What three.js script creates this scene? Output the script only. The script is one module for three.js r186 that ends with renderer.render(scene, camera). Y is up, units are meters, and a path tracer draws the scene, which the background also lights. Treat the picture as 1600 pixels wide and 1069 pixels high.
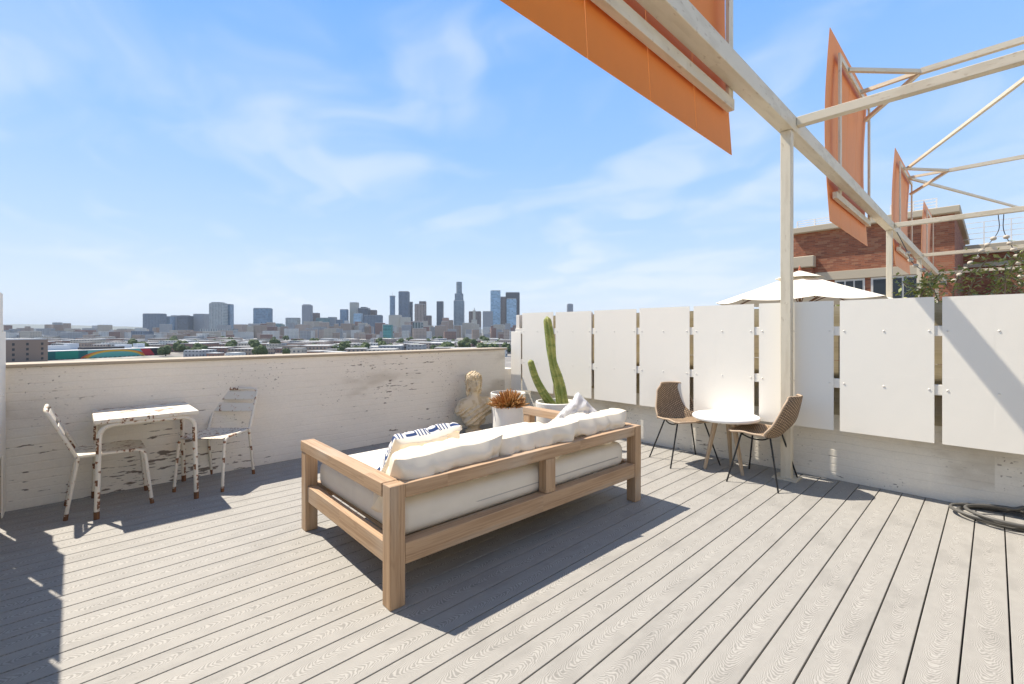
import * as THREE from 'three';
import { RoundedBoxGeometry } from 'three/addons/geometries/RoundedBoxGeometry.js';
import { MarchingCubes } from 'three/addons/objects/MarchingCubes.js';
import { mergeGeometries, mergeVertices } from 'three/addons/utils/BufferGeometryUtils.js';

// ---------------------------------------------------------------- camera, sky, sun, exposure
const scene = new THREE.Scene();
const EYE = 1.35, FOCAL = 719, YAW = 46.38 * Math.PI / 180;
const camera = new THREE.PerspectiveCamera(2 * Math.atan(534.5 / FOCAL) * 180 / Math.PI, 1600 / 1069, 0.05, 30000);
camera.position.set(0, EYE, 0);
camera.lookAt(Math.cos(YAW), EYE, -Math.sin(YAW));
camera.setViewOffset(1600, 1069, 0, 16.3, 1600, 1069);
camera.updateProjectionMatrix();

const renderer = new THREE.WebGLRenderer({ antialias: true });
renderer.toneMapping = THREE.LinearToneMapping;
renderer.toneMappingExposure = 1.55;
renderer.shadowMap.enabled = true;

const SUN_TO = new THREE.Vector3(-0.2, 1, -0.595).normalize();
const sun = new THREE.DirectionalLight(new THREE.Color(1, 0.92, 0.80), 5);
sun.position.copy(SUN_TO).multiplyScalar(60); sun.target.position.set(3, 0, -2);
sun.position.add(sun.target.position);
sun.castShadow = true; sun.shadow.mapSize.set(4096, 4096);
Object.assign(sun.shadow.camera, { left: -25, right: 25, top: 25, bottom: -25, near: 1, far: 150 });
scene.add(sun, sun.target);

// ---------------------------------------------------------------- numbers and noise
function makeRandom(seed) { let a = seed >>> 0; return () => { a = (a + 0x6D2B79F5) >>> 0; let t = a; t = Math.imul(t ^ (t >>> 15), t | 1); t ^= t + Math.imul(t ^ (t >>> 7), t | 61); return ((t ^ (t >>> 14)) >>> 0) / 4294967296; }; }
const rnd = makeRandom(7);
const pick = (a, r = rnd) => a[Math.floor(r() * a.length)];
function hash2(x, y) { let h = Math.imul(x | 0, 374761393) + Math.imul(y | 0, 668265263); h = Math.imul(h ^ (h >>> 13), 1274126177); return ((h ^ (h >>> 16)) >>> 0) / 4294967296; }
function noise2(x, y) { const xi = Math.floor(x), yi = Math.floor(y), u = x - xi, v = y - yi, a = u * u * (3 - 2 * u), b = v * v * (3 - 2 * v); const p = hash2(xi, yi), q = hash2(xi + 1, yi), r = hash2(xi, yi + 1), s = hash2(xi + 1, yi + 1); return p + (q - p) * a + (r - p) * b + (p - q - r + s) * a * b; }
function fbm(x, y, n = 4) { let s = 0, a = 0.5, t = 0; for (let i = 0; i < n; i++) { s += a * noise2(x, y); t += a; a *= 0.5; x = x * 2.03 + 17.1; y = y * 2.03 + 5.7; } return s / t; }
const smooth = (a, b, x) => { const t = Math.min(1, Math.max(0, (x - a) / (b - a))); return t * t * (3 - 2 * t); };
const mix3 = (a, b, t) => [a[0] + (b[0] - a[0]) * t, a[1] + (b[1] - a[1]) * t, a[2] + (b[2] - a[2]) * t];
const toS = (c) => 255 * (c <= 0.0031308 ? c * 12.92 : 1.055 * Math.pow(c, 1 / 2.4) - 0.055);

// computed sky: clear blue air, pale towards the horizon, thin broken cloud
{
  const w = 2048, h = 1024, data = new Float32Array(w * h * 4);
  const stops = [[-90, [0.3, 0.3, 0.3]], [-3, [0.46, 0.5, 0.54]], [0, [0.57, 0.62, 0.67]], [4, [0.49, 0.58, 0.68]], [10, [0.36, 0.50, 0.69]], [20, [0.235, 0.405, 0.69]], [36, [0.135, 0.31, 0.66]], [55, [0.07, 0.16, 0.35]], [90, [0.04, 0.095, 0.22]]];
  for (let j = 0; j < h; j++) {
    const el = ((j + 0.5) / h - 0.5) * 180, e = el * Math.PI / 180;
    let base = stops[0][1];
    for (let k = 1; k < stops.length; k++) if (el >= stops[k - 1][0]) base = mix3(stops[k - 1][1], stops[k][1], Math.min(1, (el - stops[k - 1][0]) / (stops[k][0] - stops[k - 1][0])));
    for (let i = 0; i < w; i++) {
      const az = ((i + 0.5) / w - 0.5) * 2 * Math.PI, dx = Math.cos(e) * Math.cos(az), dz = Math.cos(e) * Math.sin(az), dy = Math.sin(e);
      let c = base;
      if (dy > 0.005) {
        const k = 1 / (dy + 0.12), px = dx * k * 1.25, pz = dz * k * 1.25;
        const wx = fbm(px * 1.3 + 3, pz * 1.3, 3) - 0.5, wz = fbm(px * 1.3 + 40, pz * 1.3 + 9, 3) - 0.5;
        const big = fbm(px * 0.55 + 11.3, pz * 0.55 + 4.2, 3), fine = fbm((px + wx) * 2.6 + 20, (pz + wz) * 1.7 + 7, 6);
        const d = smooth(0.50, 0.86, big * 0.5 + fine * 0.62);
        const a = d * 0.42 * smooth(0.005, 0.07, dy);
        c = mix3(base, [0.63, 0.66, 0.70], a);
      }
      const o = (j * w + i) * 4; data[o] = c[0]; data[o + 1] = c[1]; data[o + 2] = c[2]; data[o + 3] = 1;
    }
  }
  const sky = new THREE.DataTexture(data, w, h, THREE.RGBAFormat, THREE.FloatType);
  sky.mapping = THREE.EquirectangularReflectionMapping; sky.magFilter = THREE.LinearFilter; sky.minFilter = THREE.LinearFilter; sky.needsUpdate = true;
  scene.background = sky; scene.environment = sky;
}

// ---------------------------------------------------------------- helpers
const taken = new Map();
function numbered(name) { const n = taken.get(name) ?? 0; taken.set(name, n + 1); return n ? name + '_' + String(n).padStart(3, '0') : name; }
function thing(name, label, category, [x, y, z] = [0, 0, 0], turn = 0, group) {
  const o = new THREE.Group(); o.name = numbered(name); o.position.set(x, y, z); o.rotation.y = turn;
  o.userData = { label, category }; if (group) o.userData.group = group; scene.add(o); return o;
}
function part(name, geometry, material, parent, at) {
  const m = new THREE.Mesh(geometry, material); m.name = name; m.castShadow = m.receiveShadow = true;
  if (at) m.position.set(...at); parent.add(m); return m;
}
function single(name, geometry, material, label, category, group, at) {
  const m = part(numbered(name), geometry, material, scene, at); m.userData = { label, category }; if (group) m.userData.group = group; return m;
}
function setting(name, geometry, material) { const m = part(numbered(name), geometry, material, scene); m.userData = { kind: 'structure', label: name.replace(/_/g, ' ') }; return m; }
function copyOf(root, [x, y, z], turn, label) { const r = root.clone(); r.name = numbered(root.name.replace(/_\d+$/, '')); r.position.set(x, y, z); r.rotation.y = turn; r.userData = { ...root.userData }; if (label) r.userData.label = label; scene.add(r); return r; }

function texture(w, h, fn, srgb = true) {
  const d = new Uint8Array(w * h * 4);
  for (let j = 0; j < h; j++) for (let i = 0; i < w; i++) {
    const c = fn((i + 0.5) / w, (j + 0.5) / h), o = (j * w + i) * 4;
    if (srgb) { d[o] = Math.min(255, Math.max(0, toS(c[0]))); d[o + 1] = Math.min(255, Math.max(0, toS(c[1]))); d[o + 2] = Math.min(255, Math.max(0, toS(c[2]))); }
    else { const v = Math.min(255, Math.max(0, (c.length ? c[0] : c) * 255)); d[o] = d[o + 1] = d[o + 2] = v; }
    d[o + 3] = 255;
  }
  const t = new THREE.DataTexture(d, w, h, THREE.RGBAFormat, THREE.UnsignedByteType);
  t.wrapS = t.wrapT = THREE.RepeatWrapping; t.magFilter = THREE.LinearFilter; t.minFilter = THREE.LinearMipmapLinearFilter; t.generateMipmaps = true;
  if (srgb) t.colorSpace = THREE.SRGBColorSpace; t.needsUpdate = true; return t;
}
function canvasTexture(w, h, draw) { const c = document.createElement('canvas'); c.width = w; c.height = h; draw(c.getContext('2d'), w, h); const t = new THREE.CanvasTexture(c); t.colorSpace = THREE.SRGBColorSpace; t.wrapS = t.wrapT = THREE.RepeatWrapping; return t; }
const std = (color, roughness = 0.7, extra = {}) => new THREE.MeshStandardMaterial({ color: Array.isArray(color) ? new THREE.Color().setRGB(...color) : color, roughness, ...extra });

// uv in metres by the face direction; u runs along the long axis
function metreUV(geo, long = 0, scale = 1, du = 0, dv = 0) {
  const g = geo.index ? geo.toNonIndexed() : geo; if (!g.attributes.normal) g.computeVertexNormals();
  const p = g.attributes.position, n = g.attributes.normal, uv = new Float32Array(p.count * 2), P = [0, 0, 0], N = [0, 0, 0];
  for (let t = 0; t < p.count; t += 3) {
    N[0] = N[1] = N[2] = 0;
    for (let k = 0; k < 3; k++) { N[0] += n.getX(t + k); N[1] += n.getY(t + k); N[2] += n.getZ(t + k); }
    let a = 0; for (let k = 1; k < 3; k++) if (Math.abs(N[k]) > Math.abs(N[a])) a = k;
    const rest = [0, 1, 2].filter((k) => k !== a), U = rest.includes(long) ? long : rest[0], V = rest.find((k) => k !== U);
    for (let k = 0; k < 3; k++) { P[0] = p.getX(t + k); P[1] = p.getY(t + k); P[2] = p.getZ(t + k); uv[(t + k) * 2] = P[U] * scale + du; uv[(t + k) * 2 + 1] = P[V] * scale + dv; }
  }
  g.setAttribute('uv', new THREE.BufferAttribute(uv, 2)); return g;
}
function block(x0, x1, y0, y1, z0, z1, bevel = 0, long, du = 0, dv = 0) {
  const w = x1 - x0, h = y1 - y0, d = z1 - z0;
  const g = bevel ? new RoundedBoxGeometry(w, h, d, 2, bevel) : new THREE.BoxGeometry(w, h, d);
  g.translate((x0 + x1) / 2, (y0 + y1) / 2, (z0 + z1) / 2);
  if (long === undefined) long = w >= h && w >= d ? 0 : h >= d ? 1 : 2;
  return metreUV(g, long, 1, du, dv);
}
function bentPath(points, radius) {
  const v = points.map((p) => new THREE.Vector3(...p)), path = new THREE.CurvePath(); let from = v[0];
  for (let i = 1; i < v.length - 1; i++) {
    const a = v[i].clone().sub(v[i - 1]), b = v[i + 1].clone().sub(v[i]), r = Math.min(radius, a.length() * 0.45, b.length() * 0.45);
    const s = v[i].clone().addScaledVector(a.normalize(), -r), e = v[i].clone().addScaledVector(b.normalize(), r);
    path.add(new THREE.LineCurve3(from, s)); path.add(new THREE.QuadraticBezierCurve3(s, v[i].clone(), e)); from = e;
  }
  path.add(new THREE.LineCurve3(from, v[v.length - 1])); return path;
}
function tube(points, r, bend = 0.05, seg = 0, radial = 10) {
  const path = bentPath(points, bend), len = path.getLength(), g = new THREE.TubeGeometry(path, seg || Math.max(6, Math.ceil(len / 0.025)), r, radial, false), uv = g.attributes.uv;
  for (let i = 0; i < uv.count; i++) uv.setXY(i, uv.getX(i) * len, uv.getY(i) * 2 * Math.PI * r);
  return g;
}
function rod(a, b, r0, r1 = r0, radial = 10) {
  const A = new THREE.Vector3(...a), B = new THREE.Vector3(...b), d = B.clone().sub(A), g = new THREE.CylinderGeometry(r1, r0, d.length(), radial, 1);
  const uv = g.attributes.uv; for (let i = 0; i < uv.count; i++) uv.setXY(i, uv.getY(i) * d.length(), uv.getX(i) * 2 * Math.PI * r0);
  g.applyQuaternion(new THREE.Quaternion().setFromUnitVectors(new THREE.Vector3(0, 1, 0), d.normalize())); g.translate((a[0] + b[0]) / 2, (a[1] + b[1]) / 2, (a[2] + b[2]) / 2); return g;
}
function bar(a, b, s) { // square tube between two points
  const A = new THREE.Vector3(...a), B = new THREE.Vector3(...b), d = B.clone().sub(A), L = d.length(); d.normalize();
  let g = metreUV(new THREE.BoxGeometry(L, s, s), 0);
  const up = Math.abs(d.y) > 0.9 ? new THREE.Vector3(0, 0, 1) : new THREE.Vector3(0, 1, 0), z = new THREE.Vector3().crossVectors(d, up).normalize(), y = new THREE.Vector3().crossVectors(z, d);
  g.applyMatrix4(new THREE.Matrix4().makeBasis(d, y, z)); g.translate((a[0] + b[0]) / 2, (a[1] + b[1]) / 2, (a[2] + b[2]) / 2); return g;
}
function lathe(profile, seg = 48) { return new THREE.LatheGeometry(profile.map(([r, y]) => new THREE.Vector2(r, y)), seg); }

// ---------------------------------------------------------------- materials
function grainTexture(seed) { // one composite board, 2.56 m by 0.14 m, embossed arches of grain
  return texture(1024, 96, (u, v) => {
    const x = u * 2.56, t = (v - 0.5) * 2, dir = seed % 2 ? 1 : -1;
    const wx = Math.cos(u * 2 * Math.PI) * 0.5 + 2, wy = Math.sin(u * 2 * Math.PI) * 0.5 + 2;
    const drift = (noise2(wx * 6 + seed * 9, wy * 6) - 0.5) * 0.5, tt = t - drift;
    const ph = dir * u * 132 + 12 * tt * tt + 2.6 * fbm(wx * 9 + seed * 31, wy * 9 + t * 1.5, 3) + 0.8 * noise2(u * 220, t * 5 + seed);
    const f = ph - Math.floor(ph), line = smooth(0.0, 0.22, f) * (1 - smooth(0.5, 0.72, f));
    const k = 0.72 + 0.28 * noise2(u * 60 + seed * 3, t * 3 + 50);
    const tone = 1 - 0.40 * line * k + 0.07 * (fbm(u * 24 + seed, t * 2 + 3, 3) - 0.5) + 0.05 * (noise2(u * 700, t * 40) - 0.5);
    const wear = tone * (1 + 0.05 * (hash2(seed, 5) - 0.5)) * (1 - 0.10 * smooth(0.55, 0.75, fbm(u * 9 + seed * 13, v * 1.2, 4))); return [0.385 * wear, 0.365 * wear, 0.33 * wear];
  });
}
const boardMaterials = [1, 2, 3, 4].map((s) => { const t = grainTexture(s); t.repeat.set(1 / 2.56, 1 / 0.139); return std([1, 1, 1], 0.72, { map: t }); });
const substrate = std([0.05, 0.05, 0.05], 0.95);

function masonryTexture(seed, wide, high, chips) { // thickly painted old masonry: soft courses, chipped and cracked paint
  return texture(2048, 512, (u, v) => {
    const x = u * wide, y = v * high, wob = (fbm(x * 2.2 + seed, y * 3, 3) - 0.5) * 0.02;
    const c = (y + wob) / 0.068, f = Math.abs(c - Math.floor(c) - 0.5) * 2, row = Math.floor(c);
    const joint = smooth(0.88, 1.0, f) * smooth(0.35, 0.7, noise2(x * 1.7 + seed, row * 7.3)) * (0.25 + 0.75 * noise2(x * 9, row * 3.1));
    const grime = fbm(x * 1.3 + seed * 3, y * 2.6 + 9, 5);
    const spread = fbm(x * 0.9 + seed * 7, y * 1.7 + 2, 3), low = smooth(0.62, 0.1, y / high);
    const chip = smooth(0.765 - 0.04 * low - 0.02 * chips, 0.80 - 0.04 * low, fbm(x * 13 + seed * 5, y * 70, 5) * 0.62 + spread * 0.38 + 0.07 * smooth(0.6, 1, f));
    const fleck = smooth(0.88, 0.93, noise2(x * 60 + seed, y * 110)) * smooth(0.6, 0.75, noise2(x * 3.1, y * 3.3 + seed));
    const tone = 1 - 0.17 * joint - 0.22 * (grime - 0.5) + 0.06 * (noise2(x * 120, y * 120) - 0.5);
    let c3 = [0.80 * tone, 0.75 * tone, 0.65 * tone];
    c3 = mix3(c3, [0.42, 0.36, 0.27], 0.5 * smooth(0.62, 0.8, grime));
    return mix3(c3, [0.14, 0.11, 0.085], Math.min(0.9, chip + 0.6 * fleck));
  });
}
function masonryBump(seed, wide, high) {
  return texture(1024, 256, (u, v) => { const x = u * wide, y = v * high, wob = (fbm(x * 2.2 + seed, y * 3, 3) - 0.5) * 0.02, c = (y + wob) / 0.068, f = Math.abs(c - Math.floor(c) - 0.5) * 2; return 0.75 - 0.45 * smooth(0.8, 1, f) * noise2(x * 3, Math.floor(c) * 5) + 0.3 * (fbm(x * 14, y * 22, 4) - 0.5); }, false);
}
function masonry(seed, wide, high, chips) { const map = masonryTexture(seed, wide, high, chips), bump = masonryBump(seed, wide, high); map.repeat.set(1 / wide, 1 / high); bump.repeat.copy(map.repeat); return std([1, 1, 1], 0.85, { map, bumpMap: bump, bumpScale: 0.006 }); }

function woodTexture(base, dark, seed, streak = 38) {
  return texture(512, 256, (u, v) => {
    const g = fbm(u * 3 + seed, v * streak, 4), r = fbm(u * 1.2 + seed * 2, v * 9 + (noise2(u * 4, v * 3) - 0.5) * 1.4, 3), ring = Math.abs((r * 7) % 1 - 0.5) * 2;
    const t = smooth(0.3, 0.8, g) * 0.55 + 0.3 * smooth(0.6, 1, ring), pale = fbm(u * 2.2 + 30 + seed, v * 2 + 8, 3);
    return mix3(mix3(base, dark, t), [0.47, 0.40, 0.32], 0.55 * smooth(0.5, 0.75, pale));
  });
}
const teakMap = woodTexture([0.47, 0.315, 0.19], [0.28, 0.165, 0.085], 3); teakMap.repeat.set(1 / 1.1, 1 / 0.35);
const teak = std([1, 1, 1], 0.68, { map: teakMap, bumpMap: teakMap, bumpScale: 0.0012 });
const oakMap = woodTexture([0.46, 0.34, 0.22], [0.28, 0.19, 0.11], 9); oakMap.repeat.set(1 / 0.6, 1 / 0.12);
const oak = std([1, 1, 1], 0.6, { map: oakMap });

function clothTexture(base, seed) { return texture(512, 512, (u, v) => { const weave = 0.5 + 0.25 * (Math.sin(u * 512 * Math.PI / 2) + Math.sin(v * 512 * Math.PI / 2)) * 0.5, t = 1 + 0.05 * (weave - 0.5) + 0.10 * (fbm(u * 6 + seed, v * 6, 4) - 0.5); return base.map((c) => c * t); }); }
const seatMap = clothTexture([0.74, 0.69, 0.60], 2), creamMap = clothTexture([0.82, 0.725, 0.575], 5); seatMap.repeat.set(2, 2); creamMap.repeat.set(1.5, 1.5);
const seatCloth = std([1, 1, 1], 0.95, { map: seatMap }), creamCloth = std([1, 1, 1], 0.92, { map: creamMap });
const printedCloth = std([1, 1, 1], 0.92, { map: canvasTexture(512, 512, (c, w) => {
  c.fillStyle = '#f1ece2'; c.fillRect(0, 0, w, w); c.strokeStyle = '#27406e'; c.lineCap = 'square'; const r = makeRandom(12), s = 85.4;
  for (let j = 0; j < 6; j++) for (let i = 0; i < 6; i++) { const x = i * s, y = j * s; c.lineWidth = 9; const flip = (i + j) % 2 ? 1 : -1;
    for (let k = 0; k < 3; k++) { const o = 10 + k * 24; c.beginPath(); if (flip > 0) { c.moveTo(x + o, y + s - 4); c.lineTo(x + o, y + o); c.lineTo(x + s - 4, y + o); } else { c.moveTo(x + 4, y + s - o); c.lineTo(x + s - o, y + s - o); c.lineTo(x + s - o, y + 4); } c.stroke(); }
    if (r() > 0.6) { c.lineWidth = 5; c.beginPath(); c.moveTo(x, y); c.lineTo(x + s, y + s); c.stroke(); } }
}) });
const panelPaint = std([0.87, 0.825, 0.73], 0.55, { bumpMap: texture(256, 256, (u, v) => fbm(u * 8, v * 8, 4), false), bumpScale: 0.001 });
const railPaint = std([0.78, 0.74, 0.66], 0.6);
const backing = std([1, 1, 1], 0.85, { map: (() => { const t = woodTexture([0.50, 0.42, 0.27], [0.36, 0.29, 0.17], 21, 20); t.repeat.set(1, 1 / 0.5); return t; })() });
const steelMap = texture(512, 256, (u, v) => { const s = fbm(u * 9, v * 9, 4), t = fbm(u * 26 + 4, v * 26, 4); const c = mix3([0.66, 0.59, 0.455], [0.60, 0.525, 0.395], smooth(0.35, 0.7, s)); return mix3(c, [0.36, 0.25, 0.15], 0.5 * smooth(0.72, 0.82, t)); });
steelMap.repeat.set(1 / 1.6, 1 / 0.5);
const steelPaint = std([1, 1, 1], 0.55, { map: steelMap });
const orangeMap = texture(256, 512, (u, v) => { const t = 1 + 0.12 * (fbm(u * 4, v * 9, 4) - 0.5); return [0.74 * t, 0.265 * t, 0.012 * t]; });
const orangeSheet = new THREE.MeshPhysicalMaterial({ map: orangeMap, roughness: 0.8, transmission: 0.35, thickness: 0, side: THREE.DoubleSide });
const rustMap = texture(1024, 512, (u, v) => {
  const a = fbm(u * 26, v * 13, 5), b = fbm(u * 90 + 8, v * 45, 3), edge = smooth(0.60, 0.65, a * 0.7 + b * 0.3), stain = smooth(0.52, 0.64, a * 0.7 + b * 0.3);
  let c = mix3([0.74, 0.68, 0.57], [0.62, 0.40, 0.22], 0.5 * stain); c = mix3(c, mix3([0.30, 0.12, 0.045], [0.09, 0.05, 0.03], noise2(u * 120, v * 60)), edge); return c;
});
const rustyPaint = std([1, 1, 1], 0.6, { map: rustMap });
const rust = std([1, 1, 1], 0.9, { map: texture(128, 128, (u, v) => mix3([0.26, 0.11, 0.04], [0.09, 0.055, 0.035], fbm(u * 14, v * 14, 3))) });
const blackSteel = std([0.02, 0.02, 0.02], 0.45, { metalness: 0.3 });
const wickerMap = texture(512, 512, (u, v) => {
  const n = 22, i = Math.floor(u * n), fu = u * n - i, j = v * n * 2, over = (Math.sin(j * Math.PI + (i % 2) * Math.PI) + 1) / 2, strand = Math.sin(fu * Math.PI);
  const t = (0.18 + 0.95 * over * strand) * (0.8 + 0.4 * noise2(i * 3.3, v * 24)); return [0.46 * t, 0.32 * t, 0.20 * t];
});
const wicker = std([1, 1, 1], 0.75, { map: wickerMap, bumpMap: wickerMap, bumpScale: 0.004, side: THREE.DoubleSide });
const wickerRim = std([0.42, 0.31, 0.21], 0.7);
const whiteTop = std([0.86, 0.84, 0.8], 0.35);
const potGlaze = std([1, 1, 1], 0.55, { map: texture(256, 256, (u, v) => { const t = 1 + 0.08 * (fbm(u * 5, v * 5, 4) - 0.5); return [0.77 * t, 0.735 * t, 0.67 * t]; }) });
const soil = std([0.06, 0.045, 0.03], 1);
const stone = std([1, 1, 1], 0.9, { map: texture(512, 512, (u, v) => mix3([0.66, 0.55, 0.38], [0.54, 0.42, 0.26], smooth(0.42, 0.72, fbm(u * 7, v * 7, 5)))) });

// ---------------------------------------------------------------- setting: deck, walls, roof, city ground, hills
const DECK = { x0: -0.46, x1: 5.02, z0: -5.1, z1: 2.48 };
{
  setting('roof', block(-8, 40, -22, -0.06, -5.42, 9), std([0.2, 0.19, 0.18], 0.95));
  const deck = new THREE.Group(); deck.name = 'deck'; deck.userData = { kind: 'structure', label: 'grey composite plank deck' }; scene.add(deck);
  part('deck_underlay', block(DECK.x0, DECK.x1, -0.05, -0.03, DECK.z0, DECK.z1), substrate, deck);
  const r = makeRandom(5);
  for (let i = 0; ; i++) {
    const z = 0.0475 - 0.145 * (i - 15); if (z - 0.145 < DECK.z0 - 0.1) break;
    const a = Math.max(DECK.z0, z - 0.142), b = z - 0.003; if (b - a < 0.02) break;
    const g = new RoundedBoxGeometry(DECK.x1 - DECK.x0, 0.025, b - a, 1, 0.003); g.translate((DECK.x0 + DECK.x1) / 2, -0.0125, (a + b) / 2);
    part('deck_board', metreUV(g, 0, 1, r() * 2.5, -(a + b) / 2 + 0.0695), boardMaterials[Math.floor(r() * 4)], deck);
  }
}
{
  const w = thing('parapet_wall', 'low cream painted masonry wall with chipped paint and brown coping, city beyond', 'wall', [0, 0, -5.11]);
  part('wall', block(-0.5, 4.72, 0, 1.075, -0.28, 0, 0, 0, 0.5), masonry(4, 5.6, 1.1, 1), w);
  const cap = std([0.40, 0.33, 0.24], 0.7);
  part('coping', block(-0.5, 4.75, 1.077, 1.103, -0.31, 0.022, 0.006), cap, w);
  part('wall_end', block(4.723, 4.95, 0, 0.78, -0.28, -0.02, 0, 0), masonry(8, 3, 1.1, 0.6), w);
}
function panelFence(name, label, X, side, zs, wallHigh, wallLabel, wallDepth, seed) { // side: +1 panels face -x, -1 panels face +x
  const f = thing(name, label, 'fence', [X, 0, 0]), s = side, r = makeRandom(seed);
  const bx = (a, b, y0, y1, z0, z1, bevel) => block(Math.min(s * a, s * b), Math.max(s * a, s * b), y0, y1, z0, z1, bevel);
  for (let z = -4.842, k = 0; z < zs; z += 0.652, k++) {
    const g = bx(0, 0.005, 0.485 + (r() - 0.5) * 0.006, 1.62 + (r() - 0.5) * 0.008, z, z + 0.607, 0); const p = part('panel', g, panelPaint, f);
    for (const y of [0.9, 1.355]) for (const q of [0.03, 0.30, 0.577]) { const b = new THREE.SphereGeometry(0.008, 8, 4); b.scale(0.5, 1, 1); b.translate(-s * 0.001, y, z + q); part('bolt', b, railPaint, p); }
  }
  part('end_panel', bx(0.004, 0.012, 0.02, 1.35, -5.09, -4.875, 0.003), panelPaint, f);
  for (const y of [0.86, 1.315]) part('rail', bx(0.007, 0.023, y, y + 0.08, -5.0, zs, 0.004), railPaint, f);
  for (let z = -5.0; z < zs; z += 1.304) part('post', bx(0.025, 0.095, 0.64, 1.6, z, z + 0.07, 0.004), railPaint, f);
  for (let y = wallHigh; y < 1.58; y += 0.245) part('backing_board', bx(0.135, 0.155, y + 0.002, Math.min(1.605, y + 0.243), -5.0, zs), backing, f);
  const w = thing(name === 'panel_fence' ? 'base_wall' : 'base_wall', wallLabel, 'wall', [X, 0, 0]);
  part('wall', bx(wallDepth, wallDepth + 0.22, 0, wallHigh, -5.09, zs), masonry(seed, 3.2, 0.7, 0.35), w);
}
panelFence('panel_fence', 'white panel fence behind the round side table and cactus', 4.825, 1, 1.6, 0.6, 'low cream painted masonry wall under the fence behind the side table', 0.2, 31);
panelFence('panel_fence', 'white panel fence beside the rusty metal chair, opposite the side table', -0.362, -1, 0.9, 1.36, 'painted masonry wall hidden behind the fence near the rusty chairs', 0.157, 47);

// ---------------------------------------------------------------- rooftop sign: beam on posts, letters seen from behind
{
  const sign = thing('rooftop_sign', 'tall rooftop sign of orange sheet letters on a cream steel frame', 'sign', [0, 0, -1.32]);
  part('beam', block(-3.5, 24, 3.19, 3.33, -0.06, 0.06, 0.006, 0), steelPaint, sign);
  for (const x of [4.755, 10.73, 15.5, 20.6]) {
    const p = part('post', block(x - 0.043, x + 0.043, -0.05, 3.188, -0.043, 0.043, 0.005, 1), steelPaint, sign);
    part('base_plate', block(x - 0.1, x + 0.1, 0.001, 0.014, -0.1, 0.1), steelPaint, p);
    part('strut', block(x + 0.06, x + 0.14, 3.245, 3.325, 0.062, 6, 0.005, 2), steelPaint, sign);
  }
  part('rear_beam', block(-3.5, 24, 3.19, 3.33, 6.0, 6.12, 0.006, 0), steelPaint, sign);
  for (const x of [-3, 4.8, 12, 20]) part('post', block(x - 0.05, x + 0.05, 3.1, 3.188, 6.01, 6.11, 0, 1), steelPaint, sign);
  [1.28, 6.93, 12.45, 18.1].forEach((x0, k) => {
    const L = new THREE.Group(); L.name = 'letter'; L.position.set(x0, 0, -0.12); sign.add(L);
    for (let i = 0; i < 4; i++) {
      const g = new THREE.BoxGeometry(0.618, 2.45, 0.006, 1, 16, 1); g.translate(0.313 + i * 0.625, 3.975, 0);
      const p = g.attributes.position;
      for (let q = 0; q < p.count; q++) p.setZ(q, p.getZ(q) - 0.055 * Math.sin(Math.PI * (p.getY(q) - 2.75) / 2.45));
      g.computeVertexNormals(); part('sheet', g, orangeSheet, L);
    }
    for (const x of [0.28, 2.3]) part('frame_post', block(x, x + 0.08, 3.137, 4.9, 0.03, 0.058, 0.003, 1), steelPaint, L);
    part('frame_rail', block(0.28, 2.38, 4.902, 4.98, 0.03, 0.058, 0.003, 0), steelPaint, L);
    part('channel', block(0.1, 2.4, 3.05, 3.135, 0.006, 0.06, 0.004, 0), steelPaint, L);
    if (k > 0 && k < 3) {
      const node = [1.35, 4.86, 0.75];
      for (const a of [[0.75, 4.93, 0.06], [1.6, 4.93, 0.06], [1.9, 4.6, 0.06]]) part('brace', bar(a, node, 0.05), steelPaint, L);
      part('brace', bar(node, [1.35, 4.86, 7.2], 0.07), steelPaint, L);
      if (k > 1) part('brace', bar([0.9, 4.95, 0.09], [-4.2, 4.95, 2.46], 0.05), steelPaint, L);
      if (k > 1) part('brace', bar([1.6, 4.9, 0.09], [8.0, 4.9, 2.2], 0.05), steelPaint, L);
    }
  });
}

// ---------------------------------------------------------------- the penthouse that the deck belongs to, behind the camera
{
  const h = thing('penthouse', 'cream stucco penthouse with sliding glass doors behind the deck', 'building', [0, 0, 2.5]);
  const stucco = std([0.74, 0.67, 0.55], 0.9), dark = std([0.06, 0.06, 0.06], 0.4), pane = new THREE.MeshPhysicalMaterial({ color: 0xffffff, roughness: 0.02, transmission: 1, thickness: 0 });
  part('wall', block(-6, 1.0, -0.03, 3.0, 0, 0.25), stucco, h); part('wall', block(3.4, 24, -0.03, 3.0, 0, 0.25), stucco, h); part('wall', block(1.0, 3.4, 2.25, 3.0, 0, 0.25), stucco, h);
  part('roof', block(-6, 24, 3.0, 3.1, -0.1, 5.5), stucco, h); part('back_wall', block(-6, 24, -0.03, 2.999, 5.2, 5.45), stucco, h); part('floor', block(-6, 24, -0.055, -0.03, 0.0, 5.2), oak, h);
  for (const x of [1.0, 2.2]) { const d = part('glass_door', mergeGeometries([block(x, x + 0.06, -0.02, 2.25, 0.06, 0.12), block(x + 1.14, x + 1.2, -0.02, 2.25, 0.06, 0.12), block(x + 0.06, x + 1.14, 2.17, 2.25, 0.06, 0.12), block(x + 0.06, x + 1.14, -0.02, 0.08, 0.06, 0.12)]), dark, h); part('pane', block(x + 0.06, x + 1.14, 0.08, 2.17, 0.085, 0.093), pane, d); }
}

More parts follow.
